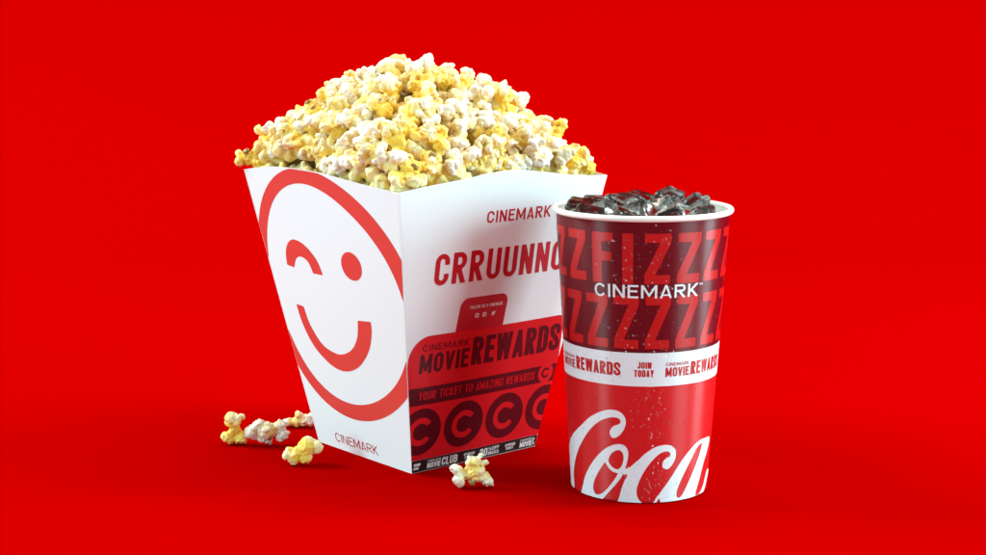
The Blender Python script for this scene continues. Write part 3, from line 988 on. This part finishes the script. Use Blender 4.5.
pts, zone = [], []
tries = 0
ed = HT - 0.0088                 # pieces lined up along the rim first, corners included
for k in range(4):
    c_, s_ = round(math.cos(k * math.pi / 2)), round(math.sin(k * math.pi / 2))
    for i in range(12):
        u = -ed + 2 * ed * i / 12
        jit = 0 if i == 0 else random.uniform(0, .004)
        a, b_ = c_ * u - s_ * (-ed + jit), s_ * u + c_ * (-ed + jit)
        z = heap_z(a, b_) + random.uniform(-.003, .003)
        if i == 0:                  # perched on the corner of the rim
            ins = .004 if k == 3 else .014
            a, b_, z = a * (HT - ins) / ed, b_ * (HT - ins) / ed, BH + 0.0085
        pts.append((a, b_, z)); zone.append((k, i))
lim = HT - 0.0095
rnd = random.Random(5)
while tries < 60000 and len(pts) < 300:
    tries += 1
    a, b_ = rnd.uniform(-lim, lim), rnd.uniform(-lim, lim)
    z = heap_z(a, b_)
    ok = True
    for (x, y, zz) in pts:
        if (x - a) ** 2 + (y - b_) ** 2 + (zz - z) ** 2 < 0.0146 ** 2: ok = False; break
    if ok: pts.append((a, b_, z))
top_i = max(range(len(pts)), key=lambda q: pts[q][2])
KV = []
for me in KM:
    co = np.empty(len(me.vertices) * 3); me.vertices.foreach_get('co', co)
    KV.append(co.reshape(-1, 3)[::5])


compact = sorted(range(NV), key=lambda q: np.hypot(np.hypot(KV[q][:, 0], KV[q][:, 1]), KV[q][:, 2]).max())[:4]


def keep_inside(co, a, b_, z):
    """nudge a piece inward until nothing of it passes through the board below the rim"""
    for _ in range(3):
        P = co + np.array([a, b_, z])
        hw = HB + (HT - HB) * P[:, 2] / BH - 0.0022
        for ax in (0, 1):
            lowv = P[:, 2] < BH + 0.001 + 0.0088 * np.clip(1 - (P[:, 1 - ax] / HT) ** 2, 0, 1)
            over = (np.abs(P[:, ax]) - hw) * lowv
            k = over.argmax()
            if over[k] > 0:
                sh = -math.copysign(over[k], P[k, ax])
                if ax == 0: a += sh
                else: b_ += sh
    return a, b_


for i, (a, b_, z) in enumerate(pts):
    patch = mnoise.noise(Vector((a * 22, b_ * 22, 9.0))) * 0.6 + rnd.uniform(-.5, .5)
    kind = 0 if patch < -0.14 else 1 if patch < 0.13 else 2
    k = rnd.randrange(NV)
    if i < len(zone) and zone[i][1] == 0: k = compact[zone[i][0]]
    o = bpy.data.objects.new('popcorn_kernel', KM[k]); col.objects.link(o)
    eu = Euler((rnd.uniform(0, 6.28), rnd.uniform(0, 6.28), rnd.uniform(0, 6.28)))
    sc_ = rnd.uniform(.96, 1.30)
    z += rnd.uniform(-.0015, .0025)
    if i < len(zone) and zone[i][1] == 0: sc_ = 1.28
    Rm = np.array((Matrix.Rotation(-YAW, 3, 'Z') @ eu.to_matrix()))
    co = KV[k] @ Rm.T * sc_
    if i < len(zone) and zone[i] == (3, 0): z = BH - 0.0025 - co[:, 2].min()      # rests on the rim's corner
    a, b_ = keep_inside(co, a, b_, z)
    w = rotz @ Vector((a, b_, 0))
    o.location = (BX + w.x, BY + w.y, z)
    o.rotation_euler = eu
    o.scale = (sc_,) * 3
    set_mat(o, M[KINDS[kind][0]])
    kn = ('fluffy white', 'cream', 'buttery yellow')[kind]
    if i < len(zone) and zone[i][1] == 0:
        where = ('at the front corner of the box rim', 'in the rim corner nearest the drink cup', 'at the far corner of the box rim', 'overhanging the rim corner above the winking eye')[zone[i][0]]
    elif i < len(zone):
        where = ('along the rim above the lettered side', 'along the far rim behind the heap', 'along the far rim behind the heap', 'along the rim above the winking face')[zone[i][0]]
    elif i == top_i: where = 'at the very top of the heap'
    elif z > BH + 0.052: where = 'near the peak of the heap'
    elif b_ < -abs(a): where = 'on the heap slope above the lettered side'
    elif a < -abs(b_): where = 'on the heap slope above the winking face'
    else: where = 'on the far slope of the heap'
    tag(o, kn + ' popcorn piece ' + where, 'popcorn', kn + ' popcorn ' + where)
    if rnd.random() < 0.6:
        hl = bpy.data.objects.new('hull', HM[i % 2]); col.objects.link(hl); hl.parent = o
        d, dist = gaps[k]
        hl.location = d * (dist - 0.0004)
        hl.rotation_euler = d.to_track_quat('Z', 'Y').to_euler()

# the mass of popcorn beneath the heap's surface
low = [kernel_mesh('low', random_lobes(random.Random(300 + k)), 0.0011, 0.6, k + 40) for k in range(4)]
arr = []
for me in low:
    co = np.empty(len(me.vertices) * 3); me.vertices.foreach_get('co', co)
    arr.append((co.reshape(-1, 3), [tuple(p.vertices) for p in me.polygons]))
V, Fc, n = [], [], 0
fp = []
tries = 0
while tries < 20000 and len(fp) < 240:
    tries += 1
    a, b_ = rnd.uniform(-lim + .001, lim - .001), rnd.uniform(-lim + .001, lim - .001)
    z = heap_z(a, b_) - 0.012
    if z < BH - 0.02: continue
    if any((x - a) ** 2 + (y - b_) ** 2 + (zz - z) ** 2 < 0.0128 ** 2 for (x, y, zz) in fp): continue
    fp.append((a, b_, z))
for k in range(4):
    c_, s_ = round(math.cos(k * math.pi / 2)), round(math.sin(k * math.pi / 2))
    for i in range(12):
        u = -(HT - .014) + 2 * (HT - .014) * i / 12
        a, b_ = c_ * u + s_ * (HT - .0135), s_ * u - c_ * (HT - .0135)
        fp.append((a, b_, BH - 0.002 + rnd.uniform(-.002, .003)))
for i, (a, b_, z) in enumerate(fp):
    co, fc = arr[i % 4]
    R = np.array(Euler((rnd.uniform(0, 6), rnd.uniform(0, 6), rnd.uniform(0, 6))).to_matrix())
    a, b_ = keep_inside(co @ R.T @ np.array(rotz) * 1.05, a, b_, z)
    w = rotz @ Vector((a, b_, 0))
    V.append(co @ R.T * 1.05 + np.array([BX + w.x, BY + w.y, z])); Fc += [tuple(q + n for q in f) for f in fc]; n += len(co)
fl = link('popcorn_fill', mesh('popcorn_fill', np.vstack(V), Fc), M['pop_fill'])
fl['kind'] = 'stuff'
tag(fl, 'dense buttery popcorn packed beneath the surface of the heap', 'popcorn')
for me in low: bpy.data.meshes.remove(me)


# five pieces spilled on the red floor, each shaped after its own outline
def floor_px(x, y):
    sp, cp = math.sin(PITCH), math.cos(PITCH)
    a, b_ = (x - 493) / F_PX, (277.5 - y) / F_PX
    d = Vector((a, cp + b_ * sp, -sp + b_ * cp)); t = -CAM_H / d.z
    return Vector((0, -CAM_D, CAM_H)) + d * t


def spilled(px, scale, cen, lobes, mat, label, hulls=(), seed=1):
    """lobes (u, v, r[, depth]) in enlarged-photo pixels about cen; v grows downward"""
    g = floor_px(*px)
    rnd = random.Random(seed)
    s = 1.06 * scale * (g - Vector((0, -CAM_D, CAM_H))).length / F_PX
    L = []
    for l in lobes:
        u, v, r = l[:3]
        dp = l[3] if len(l) > 3 else rnd.uniform(-.4, .4) * r
        c = Vector(((u - cen[0]) * s, dp * s, (cen[1] - v) * s))
        L.append((*c, r * s * .95))
        for _ in range(11):
            e = Vector((rnd.gauss(0, 1), rnd.gauss(0, 1), rnd.gauss(0, 1))).normalized()
            L.append((*(c + e * r * s * rnd.uniform(.6, .8)), r * s * rnd.uniform(.26, .44)))
    me = kernel_mesh('spilled_kernel', L, 0.0005, 0.8, seed)
    zmin = min(v.co.z for v in me.vertices)
    o = link('popcorn_kernel', me, M[mat])
    o.location = (g.x, g.y + 0.005, -zmin + 0.00005)
    tag(o, label, 'popcorn', 'popcorn spilled on the red floor')
    for (u, v, r) in hulls:
        h = link('hull', hull_mesh(r * s, u), M['hull'], o)
        h.location = ((u - cen[0]) * s, -.75 * r * s - 0.0022, (cen[1] - v) * s)
        h.rotation_euler = (math.pi / 2, 0, .4)
    return o


S1 = 1 / 6.164
spilled((234, 446), S1, (150, 290), [(140, 225, 50), (195, 210, 20), (150, 285, 36), (105, 325, 34), (185, 332, 42), (130, 330, 36)], 'pop_yellow', 'yellow popcorn piece standing tall on the red floor, knobbly top', seed=3)
spilled((267, 447), S1, (355, 280), [(262, 280, 40), (300, 240, 36), (350, 275, 52), (360, 328, 30), (415, 265, 46), (448, 295, 34), (238, 272, 20), (285, 305, 32), (425, 308, 30), (330, 310, 34)], 'pop_white', 'wide white popcorn piece on the red floor with a brown hull showing', [(365, 312, 17)], seed=4)
spilled((299, 429), S1, (560, 200), [(495, 205, 32), (555, 162, 24), (550, 200, 34), (598, 195, 38), (622, 185, 36)], 'pop_cream', 'pale yellow popcorn piece on the floor against the box corner', seed=5)
spilled((302, 467), S1, (570, 410), [(488, 420, 44), (520, 440, 38), (590, 385, 58), (640, 380, 42), (590, 438, 38), (545, 405, 40)], 'pop_yellow', 'plump yellow popcorn piece alone on the floor before the smile side', [(518, 440, 14)], seed=6)
spilled((473, 490), 1 / 11.1, (385, 300), [(205, 270, 70, 0), (232, 365, 74, 0), (245, 415, 50, 0), (385, 205, 80, 0), (415, 290, 92, 0), (375, 385, 50, 25), (465, 122, 28, 0), (345, 150, 30, 0), (518, 190, 32, 0), (545, 392, 66, 0), (500, 340, 66, 0), (320, 320, 74), (440, 165, 40), (480, 200, 44)], 'pop_cream', 'cream popcorn piece with three lobes on the floor below the pocket', [(378, 405, 30)], seed=8)
